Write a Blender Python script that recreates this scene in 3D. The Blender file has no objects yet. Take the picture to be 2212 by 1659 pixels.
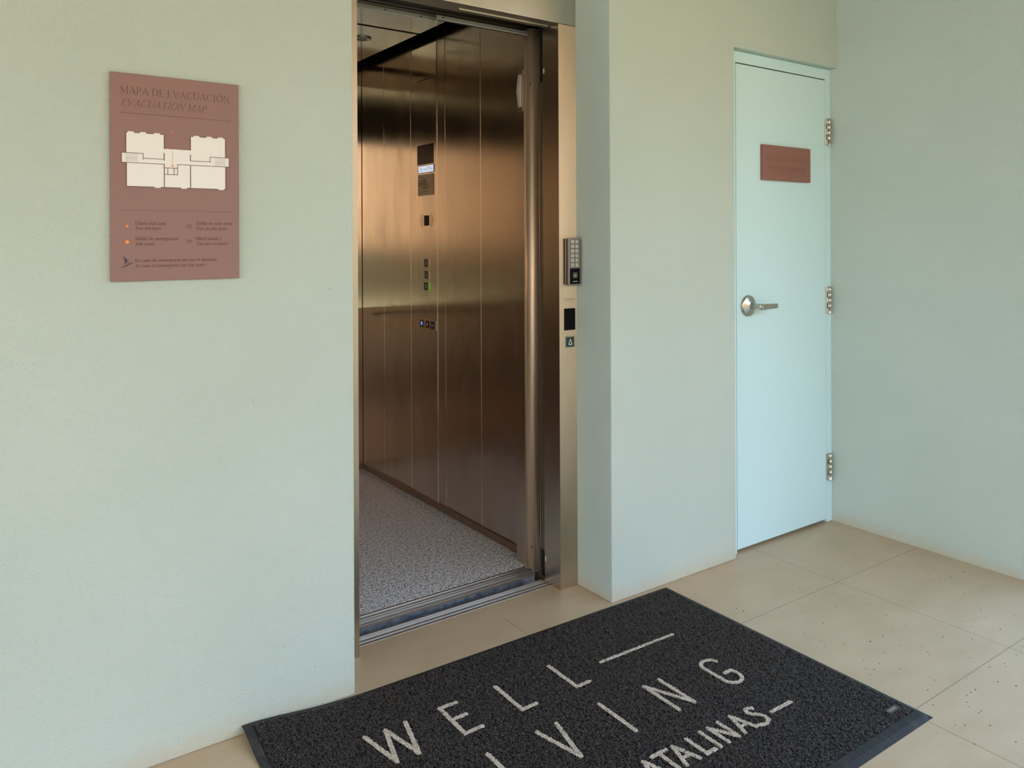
import bpy, math, random
import numpy as np
from mathutils import Vector, Matrix

random.seed(7)
S = bpy.context.scene
COL = S.collection

# ------------------------------------------------------------------ camera
cam = bpy.data.objects.new('camera', bpy.data.cameras.new('camera'))
COL.objects.link(cam)
cam.matrix_world = (Matrix.Translation((0, 0, 1.37)) @ Matrix.Rotation(-math.radians(35.155), 4, 'Z')
                    @ Matrix.Rotation(math.radians(90), 4, 'X') @ Matrix.Rotation(-0.00423, 4, 'Z'))
cam.data.sensor_width = 36.0
cam.data.lens = 36.0 * 1705.416 / 2212
cam.data.shift_y = -(829.5 - 522.97) / 2212
cam.data.clip_start = 0.02
cam.data.clip_end = 200
S.camera = cam

# ------------------------------------------------------------------ world, sun, exposure
S.view_settings.view_transform = 'Standard'
S.view_settings.look = 'None'
S.view_settings.gamma = 1
S.view_settings.use_curve_mapping = False
S.view_settings.exposure = 0.0
S.cycles.max_bounces = 12
S.cycles.glossy_bounces = 8
S.cycles.diffuse_bounces = 6

W = bpy.data.worlds.new('world'); S.world = W; W.use_nodes = True
nt = W.node_tree; nt.nodes.clear()
wo = nt.nodes.new('ShaderNodeOutputWorld'); bg = nt.nodes.new('ShaderNodeBackground')
tc = nt.nodes.new('ShaderNodeTexCoord'); sx = nt.nodes.new('ShaderNodeSeparateXYZ')
cr = nt.nodes.new('ShaderNodeValToRGB')
nt.links.new(tc.outputs['Generated'], sx.inputs[0]); nt.links.new(sx.outputs['Z'], cr.inputs[0])
nt.links.new(cr.outputs[0], bg.inputs[0]); nt.links.new(bg.outputs[0], wo.inputs[0])
cr.color_ramp.elements[0].position = 0.0; cr.color_ramp.elements[0].color = (0.80, 0.90, 1.0, 1)
cr.color_ramp.elements[1].position = 0.8; cr.color_ramp.elements[1].color = (0.26, 0.60, 1.12, 1)
bg.inputs[1].default_value = 5.2

sun = bpy.data.objects.new('sun', bpy.data.lights.new('sun', 'SUN'))
COL.objects.link(sun)
sun.data.energy = 16.0; sun.data.angle = math.radians(0.6); sun.data.color = (1.0, 0.80, 0.56)
sun.rotation_euler = Vector((-0.30, 0.72, 1.0)).to_track_quat('Z', 'Y').to_euler()   # from behind the building

# ------------------------------------------------------------------ materials
def mat(name, color, rough=0.6, metal=0.0, **kw):
    m = bpy.data.materials.new(name); m.use_nodes = True
    b = m.node_tree.nodes['Principled BSDF']
    b.inputs['Base Color'].default_value = (*color, 1)
    b.inputs['Roughness'].default_value = rough
    b.inputs['Metallic'].default_value = metal
    if 'spec' in kw: b.inputs['Specular IOR Level'].default_value = kw['spec']
    if 'emit' in kw:
        b.inputs['Emission Color'].default_value = (*kw['emit'], 1); b.inputs['Emission Strength'].default_value = kw.get('es', 1)
    return m

def N(m, t, **kw):
    n = m.node_tree.nodes.new(t)
    for k, v in kw.items():
        if k in n.inputs: n.inputs[k].default_value = v
        else: setattr(n, k, v)
    return n
def L(m, a, b): m.node_tree.links.new(a, b)
def BS(m): return m.node_tree.nodes['Principled BSDF']
def obco(m, scale=(1, 1, 1)):
    g = N(m, 'ShaderNodeNewGeometry'); mp = N(m, 'ShaderNodeMapping'); mp.inputs['Scale'].default_value = scale
    L(m, g.outputs['Position'], mp.inputs[0]); return mp.outputs[0]
def noise(m, vec, scale, detail=2, rough=0.5):
    n = N(m, 'ShaderNodeTexNoise'); n.inputs['Scale'].default_value = scale; n.inputs['Detail'].default_value = detail
    n.inputs['Roughness'].default_value = rough; L(m, vec, n.inputs['Vector']); return n.outputs['Fac']
def ramp(m, fac, stops):
    r = N(m, 'ShaderNodeValToRGB'); L(m, fac, r.inputs[0]); e = r.color_ramp.elements
    while len(e) < len(stops): e.new(0.5)
    for i, (p, c) in enumerate(stops):
        e[i].position = p; e[i].color = (c, c, c, 1) if not isinstance(c, tuple) else (*c, 1)
    return r.outputs[0]
def mixc(m, fac, a, b):
    x = N(m, 'ShaderNodeMix', data_type='RGBA')
    if isinstance(fac, float): x.inputs[0].default_value = fac
    else: L(m, fac, x.inputs[0])
    for i, v in ((6, a), (7, b)):
        if isinstance(v, tuple): x.inputs[i].default_value = (*v, 1)
        else: L(m, v, x.inputs[i])
    return x.outputs[2]
def math_(m, op, a, b=0.0):
    x = N(m, 'ShaderNodeMath', operation=op)
    for i, v in ((0, a), (1, b)):
        if isinstance(v, (int, float)): x.inputs[i].default_value = v
        else: L(m, v, x.inputs[i])
    return x.outputs[0]
def bump(m, h, strength, dist):
    b = N(m, 'ShaderNodeBump'); b.inputs['Strength'].default_value = strength; b.inputs['Distance'].default_value = dist
    L(m, h, b.inputs['Height']); L(m, b.outputs[0], BS(m).inputs['Normal'])

# mint plaster with orange-peel relief, stains along the floor
M_PL = mat('mint_plaster', (0.50, 0.60, 0.50), 0.75, spec=0.25)
v = obco(M_PL)
n1 = noise(M_PL, v, 290, 3, 0.6); n2 = noise(M_PL, v, 1.3, 3); n3 = noise(M_PL, v, 14, 5, 0.65)
base = mixc(M_PL, ramp(M_PL, n2, [(0.3, 0.0), (0.7, 1.0)]), (0.518, 0.592, 0.520), (0.558, 0.632, 0.560))
sz = N(M_PL, 'ShaderNodeSeparateXYZ'); L(M_PL, v, sz.inputs[0])
zz = math_(M_PL, 'ADD', sz.outputs['Z'], math_(M_PL, 'MULTIPLY', math_(M_PL, 'SUBTRACT', n3, 0.5), -0.07))
stain = ramp(M_PL, zz, [(0.0, 0.75), (0.028, 0.5), (0.06, 0.08), (0.12, 0.0)])
base = mixc(M_PL, stain, base, (0.56, 0.50, 0.36))
spk = ramp(M_PL, noise(M_PL, v, 75, 1), [(0.83, 0.0), (0.85, 0.6)])
base = mixc(M_PL, spk, base, (0.13, 0.12, 0.10))
# knocked-off paint on the corner beside the lift
ds = N(M_PL, 'ShaderNodeVectorMath', operation='DISTANCE'); L(M_PL, obco(M_PL, (1, 0, 0.45)), ds.inputs[0]); ds.inputs[1].default_value = (0.989, 0, 0.082 * 0.45)
dd = math_(M_PL, 'ADD', ds.outputs['Value'], math_(M_PL, 'MULTIPLY', n3, 0.010))
base = mixc(M_PL, ramp(M_PL, dd, [(0.0135, 1.0), (0.0150, 0.0)]), base, (0.62, 0.52, 0.45))
L(M_PL, base, BS(M_PL).inputs['Base Color'])
bump(M_PL, math_(M_PL, 'ADD', n1, math_(M_PL, 'MULTIPLY', n3, 0.6)), 1.0, 0.0034)

M_DOOR = mat('pale_blue_green_door_paint', (0.60, 0.80, 0.82), 0.42, spec=0.4)
bump(M_DOOR, noise(M_DOOR, obco(M_DOOR), 420, 2), 0.12, 0.0006)

# floor: 63 cm porcelain tiles
M_FL = mat('porcelain_floor_tiles', (0.42, 0.38, 0.32), 0.38, spec=0.35)
v = obco(M_FL)
fa = ramp(M_FL, noise(M_FL, obco(M_FL, (1.2, 2.4, 1)), 3.2, 6, 0.62), [(0.3, (0.460, 0.325, 0.200)), (0.7, (0.540, 0.388, 0.250))])
sx_ = N(M_FL, 'ShaderNodeSeparateXYZ'); L(M_FL, v, sx_.inputs[0])
def joint(m, coord, off, hw):
    a = math_(m, 'ADD', coord, -off + 63.0)
    a = math_(m, 'MODULO', a, 0.6315); a = math_(m, 'SUBTRACT', a, 0.31575); a = math_(m, 'ABSOLUTE', a)
    return math_(m, 'GREATER_THAN', a, 0.31575 - hw)
# 63 is not a multiple of the pitch: shift so that joints land where they should
def off(j): return j - ((j - 0) // 0.6315) * 0.6315 + (63.0 - (63.0 // 0.6315) * 0.6315)
jx = joint(M_FL, sx_.outputs['X'], off(1.627), 0.0012)
jy = joint(M_FL, sx_.outputs['Y'], off(1.842), 0.0012)
X_, Y_ = sx_.outputs['X'], sx_.outputs['Y']      # the doorway recess is laid with cut pieces: no joint along the sill
jy = math_(M_FL, 'MULTIPLY', jy, math_(M_FL, 'LESS_THAN', Y_, 2.3))
jx = math_(M_FL, 'MULTIPLY', jx, math_(M_FL, 'MAXIMUM', math_(M_FL, 'LESS_THAN', Y_, 2.1), math_(M_FL, 'MULTIPLY', math_(M_FL, 'GREATER_THAN', X_, 1.3), math_(M_FL, 'LESS_THAN', Y_, 2.375))))
jj = math_(M_FL, 'MAXIMUM', jx, jy)
L(M_FL, mixc(M_FL, jj, fa, (0.22, 0.155, 0.09)), BS(M_FL).inputs['Base Color'])
bump(M_FL, math_(M_FL, 'SUBTRACT', noise(M_FL, v, 260, 2), math_(M_FL, 'MULTIPLY', jj, 3.0)), 0.10, 0.0012)

def grain(m, an):
    t = N(m, 'ShaderNodeCombineXYZ'); t.inputs[0].default_value = 1.0; t.inputs[1].default_value = 1.0   # vertical brushing: spread sideways
    L(m, t.outputs[0], BS(m).inputs['Tangent']); BS(m).inputs['Anisotropic'].default_value = an
def steel(name, color, rough, streak, vertical=True, smudge=0.0, an=0.0):
    m = mat(name, color, rough, 1.0)
    if an: grain(m, an)
    sc = (900, 900, 6) if vertical else (6, 6, 900)
    n = noise(m, obco(m, sc), 1.0, 2)
    if streak: bump(m, n, streak, 0.0004)
    a = noise(m, obco(m, (1, 1, 0.35)), 9, 5, 0.6)
    rr = math_(m, 'ADD', rough, math_(m, 'MULTIPLY', ramp(m, a, [(0.45, 0.0), (0.75, 1.0)]), smudge))
    L(m, rr, BS(m).inputs['Roughness'])
    c = mixc(m, ramp(m, a, [(0.35, 1.0), (0.7, 0.0)]), tuple(x * (0.90 - smudge * 0.3) for x in color), color)
    L(m, c, BS(m).inputs['Base Color'])
    return m
M_JAMB = steel('brushed_steel', (0.68, 0.59, 0.45), 0.56, 0.02, an=0.9)
M_JIN = steel('brushed_steel_reveal', (0.66, 0.58, 0.49), 0.27, 0.0)
M_JAMBH = steel('brushed_steel_header', (0.53, 0.52, 0.47), 0.36, 0.02, vertical=False)
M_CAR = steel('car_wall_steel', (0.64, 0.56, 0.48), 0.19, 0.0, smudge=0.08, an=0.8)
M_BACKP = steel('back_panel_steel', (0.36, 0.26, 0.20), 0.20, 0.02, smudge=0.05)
M_CARC = steel('car_ceiling_steel', (0.62, 0.58, 0.52), 0.12, 0.01)
M_EDGE = mat('polished_steel_edge', (0.78, 0.68, 0.58), 0.25, 1.0)
M_RAIL = mat('head_rail_steel', (0.50, 0.46, 0.40), 0.45, 0.55)
M_POST = mat('rolled_steel_edge', (0.80, 0.62, 0.45), 0.42, 1.0); grain(M_POST, 0.8)
M_MIR = mat('mirror', (0.80, 0.78, 0.74), 0.02, 1.0)
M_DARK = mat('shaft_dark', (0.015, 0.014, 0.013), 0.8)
M_DKM = mat('dark_and_shaded_metal', (0.10, 0.085, 0.07), 0.35, 0.8)
M_ALU = mat('grooved_aluminium', (0.52, 0.47, 0.42), 0.48, 1.0)
bump(M_ALU, noise(M_ALU, obco(M_ALU, (6, 700, 700)), 1, 2), 0.2, 0.0005)
M_APR = mat('sky_tinted_sill_face', (0.36, 0.42, 0.50), 0.38, 0.9)  # blue of the base is painted sky reflection; pale patches are the metal's own
L(M_APR, ramp(M_APR, noise(M_APR, obco(M_APR, (1, 1, 2)), 26, 6, 0.7), [(0.4, (0.36, 0.42, 0.52)), (0.62, (0.85, 0.87, 0.90))]), BS(M_APR).inputs['Base Color'])
M_KICK = mat('bronze_kick_strip', (0.36, 0.26, 0.20), 0.38, 0.9)
# granite
M_GR = mat('speckled_granite', (0.3, 0.28, 0.27), 0.16, spec=0.5)
v = obco(M_GR, (1.0, 1.0, 1))
g1 = noise(M_GR, v, 165, 3, 0.6); g2 = noise(M_GR, v, 60, 3, 0.6)
gm = math_(M_GR, 'ADD', g1, math_(M_GR, 'MULTIPLY', math_(M_GR, 'SUBTRACT', g2, 0.5), 0.35))
L(M_GR, ramp(M_GR, gm, [(0.38, (0.06, 0.055, 0.06)), (0.445, (0.38, 0.355, 0.35)), (0.50, (0.80, 0.76, 0.74)), (0.57, (0.98, 0.95, 0.92))]), BS(M_GR).inputs['Base Color'])

M_SIGN = mat('dusty_rose_sign', (0.275, 0.158, 0.138), 0.55, spec=0.3)
M_SIGN2 = mat('terracotta_sign', (0.270, 0.125, 0.098), 0.5, spec=0.3)
M_SINK = mat('sign_dark_lettering', (0.155, 0.070, 0.060), 0.6)
M_SINK2 = mat('door_sign_lettering_shade', (0.215, 0.088, 0.066), 0.6)  # panel colour darkened, shade of the sunk letters painted in
M_NAVY = mat('sign_navy_print', (0.020, 0.022, 0.045), 0.6)
M_CREAM = mat('sign_cream_print', (0.80, 0.77, 0.73), 0.6)
M_TAUPE = mat('sign_taupe_print', (0.42, 0.36, 0.30), 0.6)
M_ORANGE = mat('sign_orange_print', (0.86, 0.27, 0.06), 0.55)
M_BLACK = mat('black_glass', (0.004, 0.004, 0.005), 0.25, spec=0.15)
M_BLKP = mat('black_plastic', (0.012, 0.012, 0.014), 0.35)
M_TEAL = mat('dark_teal_button', (0.020, 0.055, 0.060), 0.35)
M_BTN = mat('dark_button', (0.018, 0.024, 0.020), 0.35)
M_WHITE = mat('white_print', (0.75, 0.74, 0.70), 0.5)
M_KPGREY = mat('keypad_grey', (0.30, 0.27, 0.25), 0.38, 0.5)
M_KPBRN = mat('keypad_bronze_side', (0.085, 0.055, 0.040), 0.5, 0.4)
M_KEY = mat('keypad_key', (0.62, 0.58, 0.53), 0.4)
M_NICK = mat('satin_nickel', (0.50, 0.47, 0.42), 0.27, 1.0)
M_HINGE = mat('satin_hinge_steel', (0.60, 0.56, 0.50), 0.28, 1.0)
M_STICK = mat('white_sticker_added_glow', (0.8, 0.86, 0.95), 0.5, emit=(0.78, 0.87, 1.0), es=0.75)  # glow is added, the sticker itself gives no light
M_PEN = mat('blue_pen', (0.05, 0.07, 0.22), 0.6)
M_PLATE = mat('grey_capacity_plate', (0.40, 0.36, 0.28), 0.4, 0.4)
M_ETCH = mat('etched_dark', (0.045, 0.035, 0.028), 0.6)
M_GREENL = mat('lit_green_rim', (0.2, 0.5, 0.05), 0.4, emit=(0.30, 0.62, 0.06), es=0.28)
M_YEL = mat('yellow_rim', (0.62, 0.40, 0.06), 0.35, 0.4)
M_BLUEL = mat('lit_blue_bell', (0.1, 0.15, 0.9), 0.4, emit=(0.16, 0.22, 1.0), es=1.1)
M_RIM = mat('steel_rim', (0.50, 0.42, 0.36), 0.35, 0.9)
M_LANT = mat('frosted_lantern', (0.60, 0.58, 0.56), 0.4)
M_RUB = mat('black_rubber', (0.030, 0.030, 0.030), 0.62, spec=0.22)
v = obco(M_RUB)
wear = math_(M_RUB, 'MULTIPLY', ramp(M_RUB, noise(M_RUB, obco(M_RUB, (2.2, 1, 1)), 22, 6, 0.7), [(0.5, 0.0), (0.75, 1.0)]), 0.5)
L(M_RUB, mixc(M_RUB, wear, (0.026, 0.025, 0.025), (0.10, 0.085, 0.070)), BS(M_RUB).inputs['Base Color'])
bump(M_RUB, noise(M_RUB, v, 120, 3), 0.25, 0.001)
M_COIL = mat('charcoal_vinyl_coil', (0.05, 0.05, 0.052), 0.45, spec=0.5)
L(M_COIL, ramp(M_COIL, noise(M_COIL, obco(M_COIL), 330, 2), [(0.35, (0.026, 0.020, 0.017)), (0.60, (0.100, 0.075, 0.060)), (0.78, (0.24, 0.185, 0.145))]), BS(M_COIL).inputs['Base Color'])
M_COILB = mat('beige_vinyl_coil', (0.56, 0.49, 0.42), 0.6)
L(M_COILB, ramp(M_COILB, noise(M_COILB, obco(M_COILB), 300, 2), [(0.34, (0.48, 0.38, 0.29)), (0.50, (0.78, 0.66, 0.53))]), BS(M_COILB).inputs['Base Color'])
M_LETB = mat('beige_vinyl_base', (0.62, 0.52, 0.42), 0.7)
M_BACKING = mat('mat_backing', (0.008, 0.008, 0.009), 0.8)
M_DEB = mat('dark_debris', (0.04, 0.032, 0.025), 0.8)
M_CEIL = mat('ceiling_paint', (0.52, 0.42, 0.27), 0.8)
M_TAN = mat('sunlit_tan_wall', (0.50, 0.35, 0.215), 0.85)
M_GRND = mat('dry_lawn', (0.33, 0.29, 0.15), 0.9)
M_HEDGE = mat('hedge', (0.10, 0.12, 0.05), 0.9)
L(M_HEDGE, ramp(M_HEDGE, noise(M_HEDGE, obco(M_HEDGE), 9, 5), [(0.35, (0.028, 0.032, 0.018)), (0.7, (0.10, 0.098, 0.06))]), BS(M_HEDGE).inputs['Base Color'])

# ------------------------------------------------------------------ mesh builder
class MB:
    def __init__(s): s.v = []; s.f = []; s.m = []; s.sm = []
    def add(s, vs, fs, mi=0, smooth=False):
        o = len(s.v); s.v += [tuple(p) for p in vs]
        for f in fs: s.f.append(tuple(i + o for i in f)); s.m.append(mi); s.sm.append(smooth)
        return s
    def box(s, x0, x1, y0, y1, z0, z1, mi=0):
        x0, x1 = sorted((x0, x1)); y0, y1 = sorted((y0, y1)); z0, z1 = sorted((z0, z1))
        vs = [(x0, y0, z0), (x1, y0, z0), (x1, y1, z0), (x0, y1, z0), (x0, y0, z1), (x1, y0, z1), (x1, y1, z1), (x0, y1, z1)]
        return s.add(vs, [(0, 3, 2, 1), (4, 5, 6, 7), (0, 1, 5, 4), (1, 2, 6, 5), (2, 3, 7, 6), (3, 0, 4, 7)], mi)
    def poly(s, F, pts, d=0.0, mi=0):
        """flat polygon in frame F=(origin,u,v,n), at height d along n"""
        o, u, v_, n = F; d += 2e-6 * (len(s.f) % 60)      # neighbours never share a plane exactly
        vs = [o + u * p[0] + v_ * p[1] + n * d for p in pts]
        a = sum(pts[i][0] * pts[(i + 1) % len(pts)][1] - pts[(i + 1) % len(pts)][0] * pts[i][1] for i in range(len(pts)))
        fl = u.cross(v_).dot(n) < 0
        idx = list(range(len(vs)))
        if (a < 0) != fl: idx.reverse()
        return s.add(vs, [tuple(idx)], mi)
    def prism(s, F, pts, d0, d1, mi=0, smooth=False):
        o, u, v_, n = F
        a = sum(pts[i][0] * pts[(i + 1) % len(pts)][1] - pts[(i + 1) % len(pts)][0] * pts[i][1] for i in range(len(pts)))
        if (a < 0) != (u.cross(v_).dot(n) < 0): pts = pts[::-1]
        k = len(pts)
        vs = [o + u * p[0] + v_ * p[1] + n * d0 for p in pts] + [o + u * p[0] + v_ * p[1] + n * d1 for p in pts]
        s.add(vs, [tuple(reversed(range(k))), tuple(range(k, 2 * k))], mi)
        o_ = len(s.v) - 2 * k
        for i in range(k):
            j = (i + 1) % k
            s.f.append((o_ + i, o_ + j, o_ + k + j, o_ + k + i)); s.m.append(mi); s.sm.append(smooth)
        return s
    def lathe(s, F, prof, seg=40, mi=0):
        """profile [(r,d)...] spun round n"""
        o, u, v_, n = F; k = len(prof); vs = []
        for i in range(seg):
            a = 2 * math.pi * i / seg; r_ = u * math.cos(a) + v_ * math.sin(a)
            vs += [o + r_ * r + n * d for r, d in prof]
        fs = []
        for i in range(seg):
            j = (i + 1) % seg
            for q in range(k - 1): fs.append((i * k + q, j * k + q, j * k + q + 1, i * k + q + 1))
        return s.add(vs, fs, mi, True)
    def line(s, F, p, q, w, d=0.0, mi=0):
        dx, dy = q[0] - p[0], q[1] - p[1]; l = math.hypot(dx, dy) or 1; nx, ny = -dy / l * w / 2, dx / l * w / 2
        return s.poly(F, [(p[0] + nx, p[1] + ny), (p[0] - nx, p[1] - ny), (q[0] - nx, q[1] - ny), (q[0] + nx, q[1] + ny)], d, mi)
    def pline(s, F, pts, w, d=0.0, mi=0):
        for a, b in zip(pts, pts[1:]): s.line(F, a, b, w, d, mi)
        return s
    def rect(s, F, x0, x1, y0, y1, d=0.0, mi=0): return s.poly(F, [(x0, y0), (x1, y0), (x1, y1), (x0, y1)], d, mi)
    def disc(s, F, c, r, d=0.0, mi=0, n=20, ry=None):
        ry = ry or r
        return s.poly(F, [(c[0] + r * math.cos(2 * math.pi * i / n), c[1] + ry * math.sin(2 * math.pi * i / n)) for i in range(n)], d, mi)
    def ring(s, F, c, rx, ry, wx, wy, a0=0, a1=360, d=0.0, mi=0, n=28):
        """elliptical band, outer radii rx,ry, thickness wx (sides) and wy (top)"""
        P = []
        for i in range(n + 1):
            a = math.radians(a0 + (a1 - a0) * i / n)
            P.append(((c[0] + rx * math.cos(a), c[1] + ry * math.sin(a)), (c[0] + (rx - wx) * math.cos(a), c[1] + (ry - wy) * math.sin(a))))
        for (o1, i1), (o2, i2) in zip(P, P[1:]): s.poly(F, [o1, o2, i2, i1], d, mi)
        return s
    def star(s, F, c, r, d=0.0, mi=0):
        return s.poly(F, [(c[0] + (r if i % 2 == 0 else r * 0.4) * math.sin(math.pi * i / 5), c[1] + (r if i % 2 == 0 else r * 0.4) * math.cos(math.pi * i / 5)) for i in range(10)], d, mi)
    def build(s, name, mats, parent=None, bevel=0, seg=2):
        me = bpy.data.meshes.new(name); me.from_pydata(s.v, [], s.f)
        for m in (mats if isinstance(mats, (list, tuple)) else [mats]): me.materials.append(m)
        me.polygons.foreach_set('material_index', s.m); me.polygons.foreach_set('use_smooth', s.sm); me.update()
        o = bpy.data.objects.new(name, me); COL.objects.link(o)
        if parent:
            o.parent = parent; l = Vector(); p = parent
            while p: l += p.location; p = p.parent
            o.location = -l
            if parent.type == 'MESH': o.location = (0, 0, 0)
        if bevel:
            b = o.modifiers.new('bevel', 'BEVEL'); b.width = bevel; b.segments = seg; b.limit_method = 'ANGLE'; b.angle_limit = math.radians(40)
        return o

def frame_y(x, y, z): return (Vector((x, y, z)), Vector((1, 0, 0)), Vector((0, 0, 1)), Vector((0, -1, 0)))     # faces -y
def frame_x(x, y, z): return (Vector((x, y, z)), Vector((0, -1, 0)), Vector((0, 0, 1)), Vector((-1, 0, 0)))    # faces -x
def frame_z(x, y, z): return (Vector((x, y, z)), Vector((1, 0, 0)), Vector((0, 1, 0)), Vector((0, 0, 1)))      # faces up

_fc = {}
def glyphs(txt, shear=0.0, spacing=1.0):
    """triangulated outlines of a line of text, cap height 1"""
    key = (txt, shear, spacing)
    if key in _fc: return _fc[key]
    def mk(t, sh, sp):
        c = bpy.data.curves.new('t', 'FONT'); c.body = t; c.size = 1; c.shear = sh; c.space_character = sp; c.resolution_u = 3
        o = bpy.data.objects.new('t', c); COL.objects.link(o)
        bpy.context.view_layer.update()
        me = bpy.data.meshes.new_from_object(o.evaluated_get(bpy.context.evaluated_depsgraph_get()))
        r = ([tuple(v.co[:2]) for v in me.vertices], [tuple(p.vertices) for p in me.polygons])
        bpy.data.objects.remove(o); bpy.data.curves.remove(c); bpy.data.meshes.remove(me); return r
    if 'H' not in _fc:
        h = mk('H', 0, 1)[0]; _fc['H'] = (min(p[1] for p in h), max(p[1] for p in h))
    b, t = _fc['H']; vs, fs = mk(txt, shear, spacing)
    vs = [(x / (t - b), (y - b) / (t - b)) for x, y in vs]
    _fc[key] = (vs, fs); return _fc[key]
def text(mb, F, txt, x0, y0, cap, width=None, shear=0.0, spacing=1.0, d=0.0, mi=0, bold=0):
    vs, fs = glyphs(txt, shear, spacing)
    mn, mx = min(p[0] for p in vs), max(p[0] for p in vs)
    kx = cap if width is None else width / (mx - mn)
    o, u, v_, n = F
    for q_, bx in enumerate([0] if not bold else [-bold, bold]):
        P = [o + u * (x0 + (p[0] - mn) * kx + bx) + v_ * (y0 + p[1] * cap) + n * (d + 4e-5 * q_) for p in vs]
        mb.add(P, fs, mi)

# serif capitals drawn from thick and thin strokes; unit cap height
SERIF = {}
def serif(mb, F, txt, x0, y0, cap, width, shear=0.0, d=0.0, mi=0, T=0.085, H=0.038):
    adv = dict(M=0.98, A=0.80, P=0.62, D=0.82, E=0.64, V=0.78, C=0.80, U=0.80, I=0.38, O=0.86, N=0.84, T=0.70, R=0.70, L=0.60)
    ops = []; x = 0.0
    def q(*p): ops.append([(x + a, b) for a, b in p])
    def vst(cx, w=T, s=(1, 1), h0=0, h1=1):
        q((cx - w / 2, h0), (cx + w / 2, h0), (cx + w / 2, h1), (cx - w / 2, h1))
        if s[0]: q((cx - 0.115, 0), (cx + 0.115, 0), (cx + 0.115, 0.03), (cx - 0.115, 0.03))
        if s[1]: q((cx - 0.115, 0.97), (cx + 0.115, 0.97), (cx + 0.115, 1), (cx - 0.115, 1))
    def dg(xa, ya, xb, yb, w): q((xa - w / 2, ya), (xa + w / 2, ya), (xb + w / 2, yb), (xb - w / 2, yb))
    def sf(cx, y): q((cx - 0.10, y), (cx + 0.10, y), (cx + 0.10, y + 0.03), (cx - 0.10, y + 0.03))
    def arc(cx, cy, rx, ry, wx, wy, a0, a1, n=16):
        P = []
        for i in range(n + 1):
            a = math.radians(a0 + (a1 - a0) * i / n)
            P.append(((cx + rx * math.cos(a), cy + ry * math.sin(a)), (cx + (rx - wx) * math.cos(a), cy + (ry - wy) * math.sin(a))))
        for (o1, i1), (o2, i2) in zip(P, P[1:]): q(o1, o2, i2, i1)
    for ch in txt:
        c = {'Ó': 'O', 'É': 'E'}.get(ch, ch)
        if c == ' ': x += 0.30; continue
        if c == 'M':
            vst(0.14, H); vst(0.82, T); dg(0.16, 1, 0.48, 0.06, T); dg(0.50, 0.06, 0.80, 1, H)
        elif c == 'A':
            dg(0.10, 0, 0.40, 1, H); dg(0.68, 0, 0.38, 1, T); q((0.22, 0.33), (0.58, 0.33), (0.58, 0.37), (0.22, 0.37)); sf(0.10, 0); sf(0.68, 0)
        elif c == 'V':
            dg(0.38, 0, 0.09, 1, T); dg(0.40, 0, 0.67, 1, H); sf(0.10, 0.97); sf(0.67, 0.97)
        elif c == 'E':
            vst(0.14); q((0.14, 0.97), (0.54, 0.97), (0.54, 1), (0.14, 1)); q((0.14, 0), (0.57, 0), (0.57, 0.035), (0.14, 0.035)); q((0.14, 0.50), (0.46, 0.50), (0.46, 0.535), (0.14, 0.535))
            q((0.52, 0.84), (0.55, 0.84), (0.55, 1), (0.52, 1)); q((0.55, 0), (0.58, 0), (0.60, 0.17), (0.575, 0.17)); q((0.445, 0.43), (0.47, 0.43), (0.47, 0.60), (0.445, 0.60))
        elif c == 'P' or c == 'R':
            vst(0.14); arc(0.30, 0.74, 0.25, 0.26, T, H, -90, 90); q((0.14, 0.962), (0.31, 0.962), (0.31, 1), (0.14, 1)); q((0.14, 0.48), (0.31, 0.48), (0.31, 0.518), (0.14, 0.518))
            if c == 'R': dg(0.66, 0, 0.34, 0.50, T); sf(0.66, 0)
        elif c == 'D':
            vst(0.14); arc(0.30, 0.5, 0.44, 0.5, T, H, -90, 90); q((0.14, 0.962), (0.31, 0.962), (0.31, 1), (0.14, 1)); q((0.14, 0), (0.31, 0), (0.31, 0.038), (0.14, 0.038))
        elif c == 'O':
            arc(0.43, 0.5, 0.38, 0.515, T, H, 0, 360, 30)
        elif c == 'C':
            arc(0.45, 0.5, 0.40, 0.515, T, H, 42, 318, 26); q((0.715, 0.76), (0.74, 0.76), (0.755, 0.99), (0.735, 0.99))
        elif c == 'U':
            vst(0.15, T, (0, 1), 0.33, 1); vst(0.65, H, (0, 1), 0.33, 1); arc(0.388, 0.34, 0.281, 0.35, T * 0.9, H, 180, 360)
        elif c == 'I': vst(0.19)
        elif c == 'N':
            vst(0.14, H); vst(0.70, H, (0, 1)); dg(0.16, 1, 0.68, 0, T)
        elif c == 'T':
            vst(0.34, T, (1, 0)); q((0.03, 0.962), (0.65, 0.962), (0.65, 1), (0.03, 1)); q((0.02, 0.82), (0.05, 0.82), (0.05, 1), (0.02, 1)); q((0.63, 0.82), (0.66, 0.82), (0.66, 1), (0.63, 1))
        elif c == 'L':
            vst(0.14); q((0.14, 0), (0.54, 0), (0.54, 0.035), (0.14, 0.035)); q((0.52, 0), (0.55, 0), (0.57, 0.18), (0.545, 0.18))
        if ch == 'Ó': dg(0.36, 1.07, 0.50, 1.24, 0.06)
        if ch == 'É': dg(0.26, 1.07, 0.40, 1.24, 0.06)
        x += adv[c]
    k = width / (x + shear * 0.9)
    for p in ops: mb.poly(F, [(x0 + (a + shear * b) * k, y0 + b * cap) for a, b in p], d, mi)

def tag(o, label, cat, group=None, kind=None):
    if label: o['label'] = label
    if cat: o['category'] = cat
    if group: o['group'] = group
    if kind: o['kind'] = kind
    return o
def empty(name, loc):
    e = bpy.data.objects.new(name, None); COL.objects.link(e); e.location = loc; e.empty_display_size = 0.05; return e

# ------------------------------------------------------------------ setting
WY, WX0, WX1, DX0, RX = 2.235, 0.985, 2.026, 2.745, 3.508
FY, JX = 2.43, 1.938
TOP = 2.90
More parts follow.
